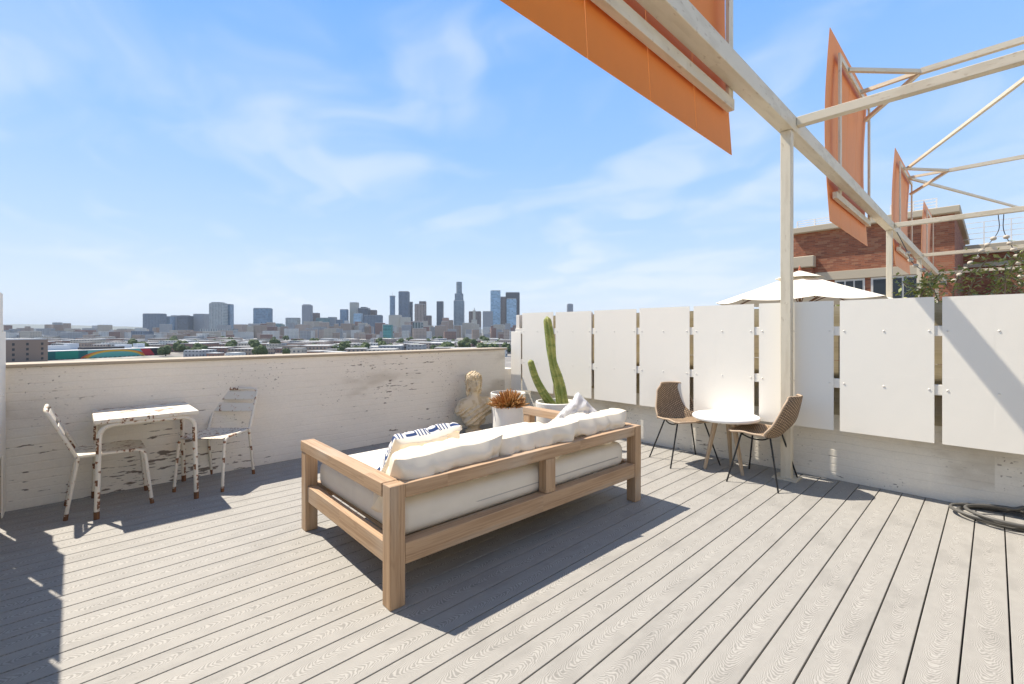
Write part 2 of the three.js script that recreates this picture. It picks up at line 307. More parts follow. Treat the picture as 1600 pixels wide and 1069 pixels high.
// ---------------------------------------------------------------- sofa with cushions
function pillowHalves(w, h, t, seed, sag = 0) { // returns [front, back] curved covers meeting at a seam
  const make = (s) => {
    const g = new THREE.PlaneGeometry(w, h, 40, 30), p = g.attributes.position;
    for (let i = 0; i < p.count; i++) {
      const x = p.getX(i), y = p.getY(i), u = 2 * x / w, v = 2 * y / h, puff = Math.pow(Math.max(0, (1 - Math.pow(Math.abs(u), 7)) * (1 - Math.pow(Math.abs(v), 5))), 0.5);
      const ridge = Math.abs(fbm(x * 5 + seed * 3, y * 9 + seed * 5, 3) - 0.5) * 2, fold = ((fbm(x * 7 + seed * 3, y * 18 + seed * 5, 4) - 0.5) * 0.07 - 0.03 * smooth(0.16, 0.0, ridge)) * puff, wave = 0.035 * (fbm(u * 1.7 + seed * 7, v * 1.2 + 3, 3) - 0.5);
      const inn = 1 - 0.055 * (1 - v * v) * Math.pow(Math.abs(u), 2), inv = 1 - 0.07 * (1 - u * u) * Math.pow(Math.abs(v), 2);
      p.setXYZ(i, x * inn, y * inv - sag * (1 - v) * 0.5 * puff + 0.02 * (noise2(u * 2.5 + seed, 4.4) - 0.5) * (v + 1), s * (t / 2 * puff + fold) + wave);
    }
    if (s < 0) { const ix = g.index.array; for (let i = 0; i < ix.length; i += 3) { const q = ix[i]; ix[i] = ix[i + 1]; ix[i + 1] = q; } }
    g.computeVertexNormals(); return g;
  };
  return [make(1), make(-1)];
}
{
  const turn = -0.0235, at = [2.212, 0, -2.62];
  const s = thing('sofa', 'low teak frame sofa with long pale seat cushion, turned towards the parapet', 'sofa', at, turn);
  let n = 0; const wood = (name, ...b) => part(name, block(...b, 0.005, undefined, 0.37 * n, 0.13 * n++), teak, s);
  for (const sx of [-1, 1]) {
    const x0 = sx < 0 ? -1.095 : 1.013, x1 = x0 + 0.082;
    wood('leg', x0, x1, 0, 0.6, 0.558, 0.64); wood('leg', x0, x1, 0, 0.53, -0.64, -0.558);
    wood('armrest', x0 - 0.004, x1 + 0.004, 0.532, 0.602, -0.645, 0.556);
    wood('side_rail', x0 + 0.012, x1 - 0.012, 0.2, 0.305, -0.556, 0.556);
  }
  wood('back_rail', -1.011, 1.011, 0.528, 0.598, 0.562, 0.636);
  wood('lower_rail', -1.011, 1.011, 0.2, 0.305, 0.562, 0.636);
  wood('lower_rail', -1.011, 1.011, 0.2, 0.305, -0.636, -0.562);
  wood('back_post', 0.0, 0.09, 0.307, 0.526, 0.565, 0.633);
  for (let i = 0; i < 9; i++) wood('slat', -0.96 + i * 0.215, -0.84 + i * 0.215, 0.25, 0.275, -0.548, 0.548);
  const seat = new RoundedBoxGeometry(2.0, 0.185, 1.16, 8, 0.062); { const p = seat.attributes.position; for (let i = 0; i < p.count; i++) { const x = p.getX(i), y = p.getY(i), z = p.getZ(i); p.setY(i, y + 0.02 * (fbm(x * 2 + 5, z * 2, 3) - 0.5) + (y > 0 ? 0.018 * (1 - Math.pow(z / 0.6, 4)) : 0)); p.setZ(i, z + 0.012 * (noise2(x * 3, y * 9) - 0.5)); } seat.computeVertexNormals(); }
  const seatGroup = thing('seat_cushion', 'long pale grey seat mattress lying in the teak sofa', 'cushion', at, turn);
  part('cover', metreUV(seat, 0), seatCloth, seatGroup, [0, 0.37, -0.025]);
  part('zip', block(-0.72, 0.9, 0.36, 0.366, 0.55, 0.5575), std([0.42, 0.40, 0.37], 0.8), seatGroup);
  const put = (name, label, w, h, t, seed, pos, rot, front, back, group) => {
    const holder = thing(name, label, 'pillow', [0, 0, 0], 0, group), [a, b] = pillowHalves(w, h, t, seed, 0.03);
    const m = new THREE.Matrix4().makeRotationY(turn).setPosition(...at).multiply(new THREE.Matrix4().makeRotationFromEuler(new THREE.Euler(...rot, 'YXZ')).setPosition(...pos));
    m.decompose(holder.position, holder.quaternion, holder.scale);
    part('front_cover', a, front, holder); part('back_cover', b, back, holder);
  };
  const G = 'cream back pillows along the sofa';
  put('back_pillow', 'large cream back pillow nearest the printed pillow by the sofa arm', 0.74, 0.43, 0.21, 1, [-0.66, 0.55, 0.425], [0.7, 0.03, 0.03], creamCloth, creamCloth, G);
  put('back_pillow', 'cream back pillow in the middle of three on the sofa', 0.74, 0.43, 0.22, 2, [0.03, 0.555, 0.42], [0.74, -0.03, 0.05], creamCloth, creamCloth, G);
  put('back_pillow', 'cream back pillow at the sofa end facing the side table', 0.70, 0.43, 0.21, 3, [0.67, 0.55, 0.42], [0.68, -0.02, -0.03], creamCloth, creamCloth, G);
  put('printed_pillow', 'cream pillow with blue printed front leaning by the sofa arm near the rusty table', 0.52, 0.42, 0.16, 4, [-0.64, 0.565, 0.14], [Math.PI + 0.62, 0.12, 0.0], printedCloth, creamCloth);
  put('printed_pillow', 'blue and white printed pillow standing on its corner near the cactus pot', 0.36, 0.36, 0.13, 6, [0.86, 0.595, 0.2], [-0.35, -0.7, 0.78], printedCloth, creamCloth);
}

// ---------------------------------------------------------------- rusty metal table and two chairs
{
  const t = thing('metal_table', 'rusty white painted metal table standing against the parapet wall', 'table', [0.42, 0, -4.76]);
  part('table_top', block(-0.315, 0.315, 0.682, 0.712, -0.32, 0.32, 0.006), rustyPaint, t);
  for (const z of [-0.29, 0.30]) {
    part('leg', tube([[-0.3, 0.03, z], [-0.285, 0.668, z], [0, 0.672, z]], 0.017, 0.09), rustyPaint, t);
    part('leg', tube([[0.3, 0.03, z], [0.285, 0.668, z], [0, 0.672, z]], 0.017, 0.09), rustyPaint, t);
    for (const x of [-0.3, 0.3]) part('foot', rod([x, 0, z], [x * 0.999, 0.055, z], 0.0175, 0.0178), rust, t);
  }
}
function metalChair(label, at, turn) {
  const c = thing('metal_chair', label, 'chair', at, turn, 'rusty metal chairs by the parapet');
  for (const s of [-1, 1]) {
    const x = s * 0.19;
    part('front_leg', tube([[x * 1.06, 0.03, 0.235], [x, 0.435, 0.19], [x, 0.44, -0.19]], 0.0125, 0.06), rustyPaint, c);
    part('rear_leg', tube([[x * 1.04, 0.03, -0.25], [x, 0.45, -0.185]], 0.0125), rustyPaint, c);
    for (const z of [0.2375, -0.2525]) part('foot', rod([x * (z > 0 ? 1.06 : 1.04), 0, z], [x * (z > 0 ? 1.058 : 1.038), 0.045, z * 0.98], 0.0132), rust, c);
  }
  part('back_frame', tube([[-0.19, 0.44, -0.195], [-0.185, 0.795, -0.355], [0.185, 0.795, -0.355], [0.19, 0.44, -0.195]], 0.0125, 0.06), rustyPaint, c);
  for (let i = 0; i < 2; i++) { const g = block(-0.178, 0.178, -0.04, 0.04, -0.003, 0.003, 0.002); g.rotateX(-0.42); part('back_slat', g, rustyPaint, c, [0, 0.735 - i * 0.105, -0.322 + i * 0.047]); }
  const seat = new THREE.PlaneGeometry(0.365, 0.4, 10, 14).rotateX(-Math.PI / 2), p = seat.attributes.position;
  for (let i = 0; i < p.count; i++) { const z = p.getZ(i) / 0.2, x = p.getX(i) / 0.18; p.setY(i, 0.448 - 0.018 * (1 - z * z) * (1 - x * x) - 0.02 * Math.max(0, z - 0.6)); }
  seat.computeVertexNormals(); const under = seat.clone().translate(0, -0.004, 0); part('seat', mergeGeometries([seat, under]), std([1, 1, 1], 0.6, { map: rustMap, side: THREE.DoubleSide }), c);
  return c;
}
metalChair('rusty white metal chair with reclined back, pushed under the rusty table', [0.21, 0, -4.775], Math.PI / 2);
metalChair('rusty white metal chair angled away from the wall beyond the rusty table', [0.92, 0, -4.80], -0.745);

// ---------------------------------------------------------------- side table and wicker chairs
{
  const t = thing('side_table', 'round white side table on three splayed wooden legs', 'table', [4.6, 0, -1.81]);
  part('table_top', lathe([[0, 0.5], [0.285, 0.5], [0.3, 0.508], [0.303, 0.52], [0.3, 0.533], [0.29, 0.538], [0, 0.538]], 64), whiteTop, t);
  for (const [x, z] of [[-0.115, -0.155], [-0.06, 0.18], [0.19, -0.02]]) part('leg', rod([x, 0, z], [x * 0.45, 0.499, z * 0.45], 0.014, 0.026, 14), oak, t);
}
function wickerChair(label, at, turn) {
  const c = thing('wicker_chair', label, 'chair', at, turn, 'wicker shell chairs at the side table');
  const nS = 44, nT = 20, pos = [], uv = [], idx = [], rim = [];
  const center = (s) => { // s 0 seat front .. 1 back top -> [y, z]
    if (s < 0.45) { const t = s / 0.45; return [0.455 - 0.03 * Math.sin(t * 2.2), 0.23 - 0.36 * t]; }
    const t = (s - 0.45) / 0.55, k = smooth(0, 0.45, t); return [0.43 - 0.006 + 0.37 * Math.pow(t, 1.25), -0.13 - 0.075 * Math.sin(Math.min(1, t * 1.6) * Math.PI / 2) - 0.10 * t * k];
  };
  const half = (s) => 0.245 - 0.035 * smooth(0.35, 0, s) - 0.075 * smooth(0.55, 1, s) - 0.05 * smooth(0.9, 1, s) - 0.03 * smooth(0.06, 0, s);
  for (let k = 0; k < 2; k++) for (let i = 0; i <= nS; i++) for (let j = 0; j <= nT; j++) {
    const s = i / nS, t = j / nT * 2 - 1, [y, z] = center(s), w = half(s), b = smooth(0.35, 0.6, s), e = t * t;
    pos.push(t * w, y + (1 - b) * 0.035 * e * smooth(0, 0.2, s) - k * 0.012 * (1 - b), z + b * 0.085 * e * (1 - 0.3 * smooth(0.7, 1, s)) - k * 0.012 * b); uv.push(j / nT, s * 1.7);
  }
  const row = nT + 1, layer = (nS + 1) * row;
  for (let k = 0; k < 2; k++) for (let i = 0; i < nS; i++) for (let j = 0; j < nT; j++) { const a = k * layer + i * row + j; idx.push(a, a + 1, a + row, a + 1, a + row + 1, a + row); }
  const g = new THREE.BufferGeometry(); g.setAttribute('position', new THREE.Float32BufferAttribute(pos, 3)); g.setAttribute('uv', new THREE.Float32BufferAttribute(uv, 2)); g.setIndex(idx); g.computeVertexNormals();
  part('shell', g, wicker, c);
  const P = (i, j) => new THREE.Vector3(pos[(i * row + j) * 3], pos[(i * row + j) * 3 + 1] - 0.005, pos[(i * row + j) * 3 + 2]);
  for (let j = 0; j <= nT; j++) rim.push(P(0, j)); for (let i = 1; i <= nS; i++) rim.push(P(i, nT)); for (let j = nT - 1; j >= 0; j--) rim.push(P(nS, j)); for (let i = nS - 1; i > 0; i--) rim.push(P(i, 0));
  part('rim', new THREE.TubeGeometry(new THREE.CatmullRomCurve3(rim, true), 160, 0.0095, 8, true), wickerRim, c);
  for (const sx of [-1, 1]) { for (const [zf, zt] of [[0.21, 0.13], [-0.21, -0.11]]) part('leg', rod([sx * 0.275, 0, zf], [sx * 0.15, 0.428, zt], 0.0075, 0.008), blackSteel, c); part('under_bar', tube([[sx * 0.15, 0.428, 0.13], [sx * 0.15, 0.395, 0.05], [sx * 0.15, 0.395, -0.05], [sx * 0.15, 0.428, -0.11]], 0.0065, 0.04), blackSteel, c); }
  for (const z of [0.13, -0.11]) part('cross_bar', rod([-0.15, 0.426, z], [0.15, 0.426, z], 0.0065), blackSteel, c);
  return c;
}
wickerChair('brown wicker shell chair on black legs between the sofa and the side table', [4.6, 0, -2.235], -0.56);
wickerChair('brown wicker shell chair on black legs beside the cream steel post', [4.53, 0, -1.455], Math.PI);

// ---------------------------------------------------------------- pots, cactus, succulent, bust, hose
{
  const pot = (name, label, at, rim, foot, high, wall = 0.02) => {
    const p = thing(name, label, 'plant pot', at);
    part('pot', lathe([[0, 0.002], [foot - 0.02, 0.002], [foot, 0.02], [rim, high - 0.012], [rim - 0.004, high], [rim - wall, high], [rim - wall - 0.004, high - 0.06]], 56), potGlaze, p);
    part('soil', new THREE.CircleGeometry(rim - wall - 0.002, 32).rotateX(-Math.PI / 2), soil, p, [0, high - 0.055, 0]); return p;
  };
  pot('plant_pot', 'tapered white pot holding the spiky brown succulent', [3.62, 0, -3.86], 0.165, 0.19, 0.5);
  pot('plant_pot', 'large cream pot in the corner behind the succulent pot', [4.14, 0, -4.42], 0.23, 0.2, 0.55);
  pot('plant_pot', 'wide round white pot with the tall green cactus', [4.26, 0, -3.69], 0.25, 0.235, 0.5, 0.03);
  const r = makeRandom(77), leaves = [];
  for (let i = 0; i < 230; i++) {
    const el = Math.asin(0.22 + 0.78 * r()), az = r() * 6.283, L = 0.18 + 0.06 * r(), d = new THREE.Vector3(Math.cos(el) * Math.cos(az), Math.sin(el), Math.cos(el) * Math.sin(az));
    const g = new THREE.SphereGeometry(1, 6, 5); g.scale(0.011, L * 0.42, 0.006); g.translate(0, L * 0.6, 0); g.rotateY(r() * 6); g.applyQuaternion(new THREE.Quaternion().setFromUnitVectors(new THREE.Vector3(0, 1, 0), d)); g.translate(d.x * 0.03, 0, d.z * 0.03);
    const c = new THREE.Color().setRGB(...mix3([0.30, 0.12, 0.03], [0.46, 0.24, 0.07], r())), col = new Float32Array(g.attributes.position.count * 3); for (let q = 0; q < col.length; q += 3) { col[q] = c.r; col[q + 1] = c.g; col[q + 2] = c.b; } g.setAttribute('color', new THREE.BufferAttribute(col, 3)); leaves.push(g);
  }
  const su = thing('succulent', 'spiky orange brown succulent in the tapered white pot', 'plant', [3.62, 0.46, -3.86]);
  part('leaves', mergeGeometries(leaves), std([1, 1, 1], 0.6, { vertexColors: true }), su).userData.kind = 'stuff';
  // cactus: ribbed columns with pale spines
  const cactus = thing('cactus', 'tall green ribbed cactus with two arms in the wide pot', 'cactus', [4.26, 0.44, -3.69]);
  const skin = std([1, 1, 1], 0.55, { map: texture(256, 256, (u, v) => mix3([0.23, 0.28, 0.06], [0.40, 0.41, 0.11], smooth(0.35, 0.75, fbm(u * 6, v * 9, 4)))) }), spine = std([0.62, 0.56, 0.40], 0.7);
  const column = (points, radii) => {
    const curve = new THREE.CatmullRomCurve3(points.map((p) => new THREE.Vector3(...p))), nS = 60, nT = 56, fr = curve.computeFrenetFrames(nS), pos = [], uv = [], idx = [], sp = [];
    for (let i = 0; i <= nS; i++) {
      const s = i / nS, f = s * (radii.length - 1), k = Math.min(radii.length - 2, Math.floor(f)); let R = radii[k] + (radii[k + 1] - radii[k]) * (f - k); R *= Math.sqrt(Math.max(0.0, 1 - Math.pow(smooth(0.93, 1.0, s), 2))) + 0.001;
      const c = curve.getPointAt(s);
      for (let j = 0; j <= nT; j++) { const a = j / nT * 2 * Math.PI, rr = R * (0.72 + 0.34 * Math.pow(Math.abs(Math.cos(a * 3.5)), 0.8)), n = fr.normals[i].clone().multiplyScalar(Math.cos(a)).addScaledVector(fr.binormals[i], Math.sin(a)); const q = c.clone().addScaledVector(n, rr); pos.push(q.x, q.y, q.z); uv.push(j / nT, s * 3);
        if (j % 8 === 0 && i % 2 === 0 && j < nT && R > 0.02) { const g = new THREE.ConeGeometry(0.004, 0.016, 4); g.applyQuaternion(new THREE.Quaternion().setFromUnitVectors(new THREE.Vector3(0, 1, 0), n)); g.translate(q.x, q.y, q.z); sp.push(g); } }
    }
    for (let i = 0; i < nS; i++) for (let j = 0; j < nT; j++) { const a = i * (nT + 1) + j; idx.push(a, a + 1, a + nT + 1, a + 1, a + nT + 2, a + nT + 1); }
    const g = new THREE.BufferGeometry(); g.setAttribute('position', new THREE.Float32BufferAttribute(pos, 3)); g.setAttribute('uv', new THREE.Float32BufferAttribute(uv, 2)); g.setIndex(idx); g.computeVertexNormals();
    const st = part('stem', g, skin, cactus); part('spines', mergeGeometries(sp), spine, st).userData.kind = 'stuff';
  };
  column([[0.06, 0, 0.06], [0.03, 0.25, 0.03], [-0.03, 0.52, -0.02], [-0.04, 0.6, -0.03], [-0.05, 0.8, -0.05], [-0.08, 1.1, -0.08]], [0.074, 0.07, 0.064, 0.048, 0.058, 0.054, 0.045]);
  column([[-0.02, 0, -0.03], [-0.08, 0.1, -0.08], [-0.16, 0.28, -0.15], [-0.2, 0.4, -0.18], [-0.235, 0.57, -0.215]], [0.05, 0.053, 0.048, 0.044, 0.042, 0.036]);
}
{ // classical bust
  const N = 112, half = 0.46, mc = new MarchingCubes(N, stone, false, false, 400000); mc.isolation = 0;
  const V = (x, y, z) => new THREE.Vector3(x, y, z), smin = (a, b, k) => { const h = Math.max(k - Math.abs(a - b), 0) / k; return Math.min(a, b) - h * h * k * 0.25; };
  const ell = (p, c, r, rot = 0) => { let x = p.x - c[0], y = p.y - c[1], z = p.z - c[2]; if (rot) { const q = x * Math.cos(rot) - y * Math.sin(rot); y = x * Math.sin(rot) + y * Math.cos(rot); x = q; } const k0 = Math.hypot(x / r[0], y / r[1], z / r[2]), k1 = Math.hypot(x / r[0] ** 2, y / r[1] ** 2, z / r[2] ** 2); return k0 * (k0 - 1) / (k1 || 1e-6); };
  const cap = (p, a, b, ra, rb) => { const A = V(...a), B = V(...b), pa = p.clone().sub(A), ba = B.sub(A), h = Math.min(1, Math.max(0, pa.dot(ba) / ba.lengthSq())); return pa.sub(ba.multiplyScalar(h)).length() - (ra + (rb - ra) * h); };
  const sdf = (p) => {
    let d = Math.max(Math.hypot(p.x, p.z) - (p.y < 0.035 ? 0.115 : 0.075 + 0.03 * Math.pow(Math.abs(p.y - 0.07) / 0.04, 2)), Math.abs(p.y - 0.06) - 0.06);
    let torso = ell(p, [0, 0.315, -0.005], [0.20, 0.185, 0.12]); torso = smin(torso, ell(p, [0.0, 0.18, 0.01], [0.15, 0.11, 0.10]), 0.08);
    torso = smin(torso, cap(p, [-0.155, 0.38, 0], [-0.215, 0.30, 0.01], 0.075, 0.062), 0.06); torso = smin(torso, cap(p, [0.155, 0.38, 0], [0.215, 0.30, 0.01], 0.075, 0.066), 0.06);
    torso = smin(torso, cap(p, [0.2, 0.42, 0.02], [-0.08, 0.2, 0.10], 0.05, 0.045), 0.05); torso = smin(torso, cap(p, [0.22, 0.32, 0.04], [-0.12, 0.16, 0.07], 0.05, 0.05), 0.04);
    const fold = Math.sin((p.y * 1.0 - p.x * 0.55 + 0.25 * p.x * p.x) * 95 + 3 * noise2(p.x * 9 + 4, p.y * 9)); torso -= 0.0085 * fold * smooth(0.42, 0.34, p.y - p.x * 0.25) * smooth(-0.06, 0.03, p.z);
    d = smin(d, torso, 0.03);
    d = smin(d, cap(p, [0, 0.40, -0.01], [0, 0.56, 0.005], 0.066, 0.056), 0.05);
    let head = ell(p, [0, 0.66, 0.015], [0.078, 0.108, 0.092]); head = smin(head, ell(p, [0, 0.60, 0.052], [0.048, 0.05, 0.045]), 0.04);
    head = smin(head, cap(p, [0, 0.680, 0.104], [0, 0.638, 0.126], 0.011, 0.018), 0.014); // nose
    head = smin(head, ell(p, [0, 0.612, 0.098], [0.026, 0.008, 0.012]), 0.012); head = smin(head, ell(p, [0, 0.600, 0.096], [0.021, 0.008, 0.012]), 0.01); head = smin(head, ell(p, [0, 0.572, 0.088], [0.022, 0.017, 0.018]), 0.02);
    for (const s of [-1, 1]) { head = Math.max(head, -ell(p, [s * 0.034, 0.668, 0.112], [0.024, 0.015, 0.03])); head = smin(head, ell(p, [s * 0.033, 0.667, 0.088], [0.016, 0.010, 0.012]), 0.006); head = smin(head, cap(p, [s * 0.012, 0.688, 0.104], [s * 0.055, 0.69, 0.085], 0.008, 0.007), 0.012); }
    const curl = 0.024 * (Math.sin(p.x * 150 + 3 * Math.sin(p.y * 60)) * Math.sin(p.y * 120 + 2 * Math.sin(p.z * 80)) * Math.sin(p.z * 130 + 1));
    let hair = ell(p, [0, 0.705, -0.018], [0.108, 0.106, 0.114]) + curl; hair = smin(hair, ell(p, [0, 0.735, 0.03], [0.08, 0.055, 0.075]) + curl, 0.02);
    for (const s of [-1, 1]) hair = smin(hair, cap(p, [s * 0.083, 0.70, 0.0], [s * 0.085, 0.52, -0.01], 0.036, 0.022) + curl * 0.8, 0.02);
    return smin(d, smin(head, hair, 0.008), 0.012);
  };
  const p = V(0, 0, 0);
  for (let k = 0; k < N; k++) for (let j = 0; j < N; j++) for (let i = 0; i < N; i++) { p.set((i - N / 2) / (N / 2) * half, (j - N / 2) / (N / 2) * half + 0.405, (k - N / 2) / (N / 2) * half); mc.field[i + j * N + k * N * N] = -sdf(p); }
  mc.update(); const n = mc.count, g = new THREE.BufferGeometry();
  g.setAttribute('position', new THREE.BufferAttribute(mc.positionArray.slice(0, n * 3), 3)); g.setAttribute('normal', new THREE.BufferAttribute(mc.normalArray.slice(0, n * 3), 3));
  g.scale(half, half, half); g.translate(0, 0.405, 0); const q = mergeVertices((g.deleteAttribute('normal'), g), 1e-4); q.computeVertexNormals();
  const b = single('statue_bust', metreUV(q, 1, 3), stone, 'sandstone classical bust with curled hair and draped shoulders by the parapet', 'statue', undefined, [3.9, 0.0, -4.84]); b.rotation.y = -0.26; console.log('bust triangles', n / 3);
}
{
  const pts = [], r = makeRandom(3); for (let i = 0; i <= 120; i++) { const a = i / 120 * 2 * Math.PI * 3.3, R = 0.21 + 0.03 * Math.sin(a * 0.6 + 1); pts.push(new THREE.Vector3(4.78 + R * 0.95 * Math.cos(a) + 0.06 * Math.sin(a * 0.3), 0.016 + 0.024 * Math.floor(i / 37) + 0.004 * Math.sin(a * 2), 0.02 + R * 1.15 * Math.sin(a) + 0.05 * i / 120)); }
  single('garden_hose', new THREE.TubeGeometry(new THREE.CatmullRomCurve3(pts), 300, 0.0115, 8), std([0.10, 0.095, 0.085], 0.5), 'dark grey garden hose coiled on the deck below the panel fence', 'hose');
}

// ---------------------------------------------------------------- beyond the fence: parasol, brick building, climbing shrub, garlands
{
  const u = thing('parasol', 'open cream market parasol with wooden ribs beyond the panel fence', 'parasol', [10.0, 0, -2.56]);
  const canvas = std([1, 1, 1], 0.9, { color: new THREE.Color().setRGB(0.80, 0.74, 0.62), side: THREE.DoubleSide }), rib = std([0.22, 0.10, 0.045], 0.6);
  const R = 1.46, yR = 1.93, yT = 2.42, K = 8, canopy = [], ring = (k, r, y) => [r * Math.cos((k + 0.5) * Math.PI / 4), y, r * Math.sin((k + 0.5) * Math.PI / 4)];
  for (let k = 0; k < K; k++) {
    const g = new THREE.PlaneGeometry(1, 1, 10, 10), p = g.attributes.position;
    for (let i = 0; i < p.count; i++) { const a = p.getX(i) + 0.5, s = 0.5 - p.getY(i), A = ring(k, 1, 0), B = ring(k + 1, 1, 0), r = 0.14 + (R - 0.14) * s, sag = 0.045 * Math.sin(Math.PI * a) * s; p.setXYZ(i, r * (A[0] + (B[0] - A[0]) * a), yT - (yT - yR) * Math.pow(s, 0.92) - sag, r * (A[2] + (B[2] - A[2]) * a)); }
    g.computeVertexNormals(); part('canopy_panel', g, canvas, u);
    part('rib', rod(ring(k, R * 0.98, yR - 0.012), ring(k, 0.04, yT - 0.05), 0.011, 0.013, 6), rib, u); part('stretcher', rod(ring(k, 0.05, 1.83), ring(k, 0.78, 2.165), 0.01, 0.01, 6), rib, u);
  }
  part('vent', new THREE.ConeGeometry(0.42, 0.15, 8, 1, true).rotateY(Math.PI / 8), canvas, u, [0, yT + 0.02, 0]);
  part('finial', lathe([[0, 0], [0.022, 0.0], [0.028, 0.03], [0.012, 0.06], [0.016, 0.075], [0, 0.095]], 12), std([0.42, 0.13, 0.07], 0.6), u, [0, yT + 0.09, 0]);
  part('pole', rod([0, 0, 0], [0, yT, 0], 0.022, 0.022, 12), rib, u); part('hub', lathe([[0.024, 0], [0.06, 0.0], [0.06, 0.06], [0.024, 0.06]], 12), rib, u, [0, 1.8, 0]);
}
{
  const brickMap = texture(1024, 1024, (u, v) => { const row = Math.floor(v * 40), off = row % 2 ? 0.5 : 0, c = u * 14 + off, i = Math.floor(c), fu = c - i, fv = v * 40 - row, joint = Math.max(smooth(0.03, 0.0, Math.min(fu, 1 - fu)), smooth(0.11, 0.04, Math.min(fv, 1 - fv))); const t = hash2(((i % 14) + 14) % 14, row), base = mix3(mix3([0.33, 0.115, 0.055], [0.20, 0.068, 0.038], t), [0.36, 0.17, 0.09], hash2(((i % 14) + 14) % 14 + 50, row + 9) > 0.8 ? 0.7 : 0); return mix3(base.map((q) => q * (0.85 + 0.3 * noise2(u * 200, v * 200))), [0.27, 0.19, 0.13], joint * 0.8); });
  brickMap.repeat.set(1 / 3.1, 1 / 2.9); const brick = std([1, 1, 1], 0.9, { map: brickMap }), lime = std([0.47, 0.40, 0.29], 0.8), glass = std([0.02, 0.025, 0.03], 0.08), frame = std([0.62, 0.60, 0.54], 0.6), railWhite = std([0.75, 0.74, 0.72], 0.5);
  const b = thing('brick_building', 'red brick building with pale stone cornice and roof railing beyond the fence', 'building', [24, 0, 0]);
  part('wall', block(0, 9, -22, 5.8, -6.45, -1.04, 0, 2), brick, b); part('cornice', block(-0.25, 9.2, 5.802, 6.06, -6.47, -0.88, 0.03), lime, b);
  part('lintel', block(-0.1, 0.0, 3.6, 3.96, -5.5, -1.9, 0.01), lime, b); part('ledge', block(-0.4, 0, 4.22, 4.72, -6.4, -5.5, 0.04), lime, b); part('side_block', block(-0.2, 0, -22, 4.21, -6.4, -5.6, 0, 2), brick, b);
  for (const [z0, z1, n] of [[-4.8, -3.75, 3], [-3.55, -2.0, 3]]) {
    const w = part('window', block(-0.03, 0.0, 1.6, 3.59, z0, z1), frame, b), d = (z1 - z0 - 0.1) / n;
    for (let i = 0; i < n; i++) part('pane', block(-0.045, -0.031, 1.7, 3.5, z0 + 0.08 + i * d, z0 + 0.02 + (i + 1) * d), glass, w);
  }
  const railing = (name, x, y0, y1, z0, z1, parent) => { const g = []; for (let z = z0; z <= z1 + 0.01; z += (z1 - z0) / Math.max(1, Math.round((z1 - z0) / 0.9))) g.push(block(x, x + 0.05, y0, y1, z, z + 0.05)); for (let k = 0; k < 4; k++) { const y = y1 - 0.03 - k * (y1 - y0) / 4.3; g.push(block(x + 0.01, x + 0.04, y, y + 0.03, z0, z1)); } part(name, mergeGeometries(g), railWhite, parent); };
  railing('roof_railing', 0.5, 6.06, 6.5, -6.4, -5.0, b); railing('roof_railing', 0.5, 6.06, 6.6, -3.0, -1.6, b);
  const w = thing('brick_building', 'lower red brick wing with long white roof railing beside the taller brick building', 'building', [31, 0, 0]);
  part('wall', block(0, 9, -22, 5.0, -3.0, 8, 0, 2), brick, w); part('cornice', block(-0.2, 9, 5.0, 5.45, -3.0, 8, 0.03), lime, w); part('band', block(-0.08, 0, 4.4, 4.6, -3, 8), lime, w); railing('roof_railing', 0.1, 5.45, 6.55, -3.0, 7.5, w);
}
function leafShrub(name, label, at, spots, count, seed, leafSize) {
  const s = thing(name, label, 'shrub', at), r = makeRandom(seed), stems = [], leaf = new THREE.BufferGeometry();
  leaf.setAttribute('position', new THREE.Float32BufferAttribute([0, 0, 0, 0.28, 0.02, 0.45, 0, 0.06, 1, -0.28, 0.02, 0.45], 3)); leaf.setAttribute('uv', new THREE.Float32BufferAttribute([0, 0, 1, 0, 1, 1, 0, 1], 2)); leaf.setIndex([0, 1, 2, 0, 2, 3]); leaf.computeVertexNormals();
  const mat = new THREE.MeshPhysicalMaterial({ color: 0xffffff, roughness: 0.6, transmission: 0.3, thickness: 0, side: THREE.DoubleSide }), im = new THREE.InstancedMesh(leaf, mat, count), m = new THREE.Matrix4(), q = new THREE.Quaternion(), c = new THREE.Color();
  const ends = [];
  for (const [x, y, z, rad] of spots) { for (let k = 0; k < 7; k++) { const e = [x + (r() - 0.5) * rad * 1.8, y + (r() - 0.4) * rad * 1.6, z + (r() - 0.5) * rad * 1.8], mid = [(x + e[0]) / 2 + (r() - 0.5) * 0.15, (y * 0.6 + e[1] * 0.4), (z + e[2]) / 2 + (r() - 0.5) * 0.15]; stems.push(tube([[x + (r() - 0.5) * 0.15, 0, z + (r() - 0.5) * 0.15], mid, e], 0.009, 0.3, 10, 5)); ends.push([mid, e, rad]); } }
  for (let i = 0; i < count; i++) { const [a, e, rad] = ends[Math.floor(r() * ends.length)], t = Math.pow(r(), 0.6), j = 0.22 * rad; const v = new THREE.Vector3(a[0] + (e[0] - a[0]) * t + (r() + r() - 1) * j * 1.6, a[1] + (e[1] - a[1]) * t + (r() + r() - 1) * j * 1.6, a[2] + (e[2] - a[2]) * t + (r() + r() - 1) * j * 1.6); q.setFromEuler(new THREE.Euler((r() - 0.5) * 2.4, r() * 6.28, (r() - 0.5) * 2)); const k = leafSize * (0.6 + 0.8 * r()); im.setMatrixAt(i, m.compose(v, q, new THREE.Vector3(k, k, k))); im.setColorAt(i, c.setRGB(...mix3([0.18, 0.23, 0.045], [0.44, 0.45, 0.14], r()))); }
  im.name = 'leaves'; im.userData.kind = 'stuff'; s.add(im); part('stems', mergeGeometries(stems), std([0.24, 0.18, 0.13], 0.9), s); return s;
}
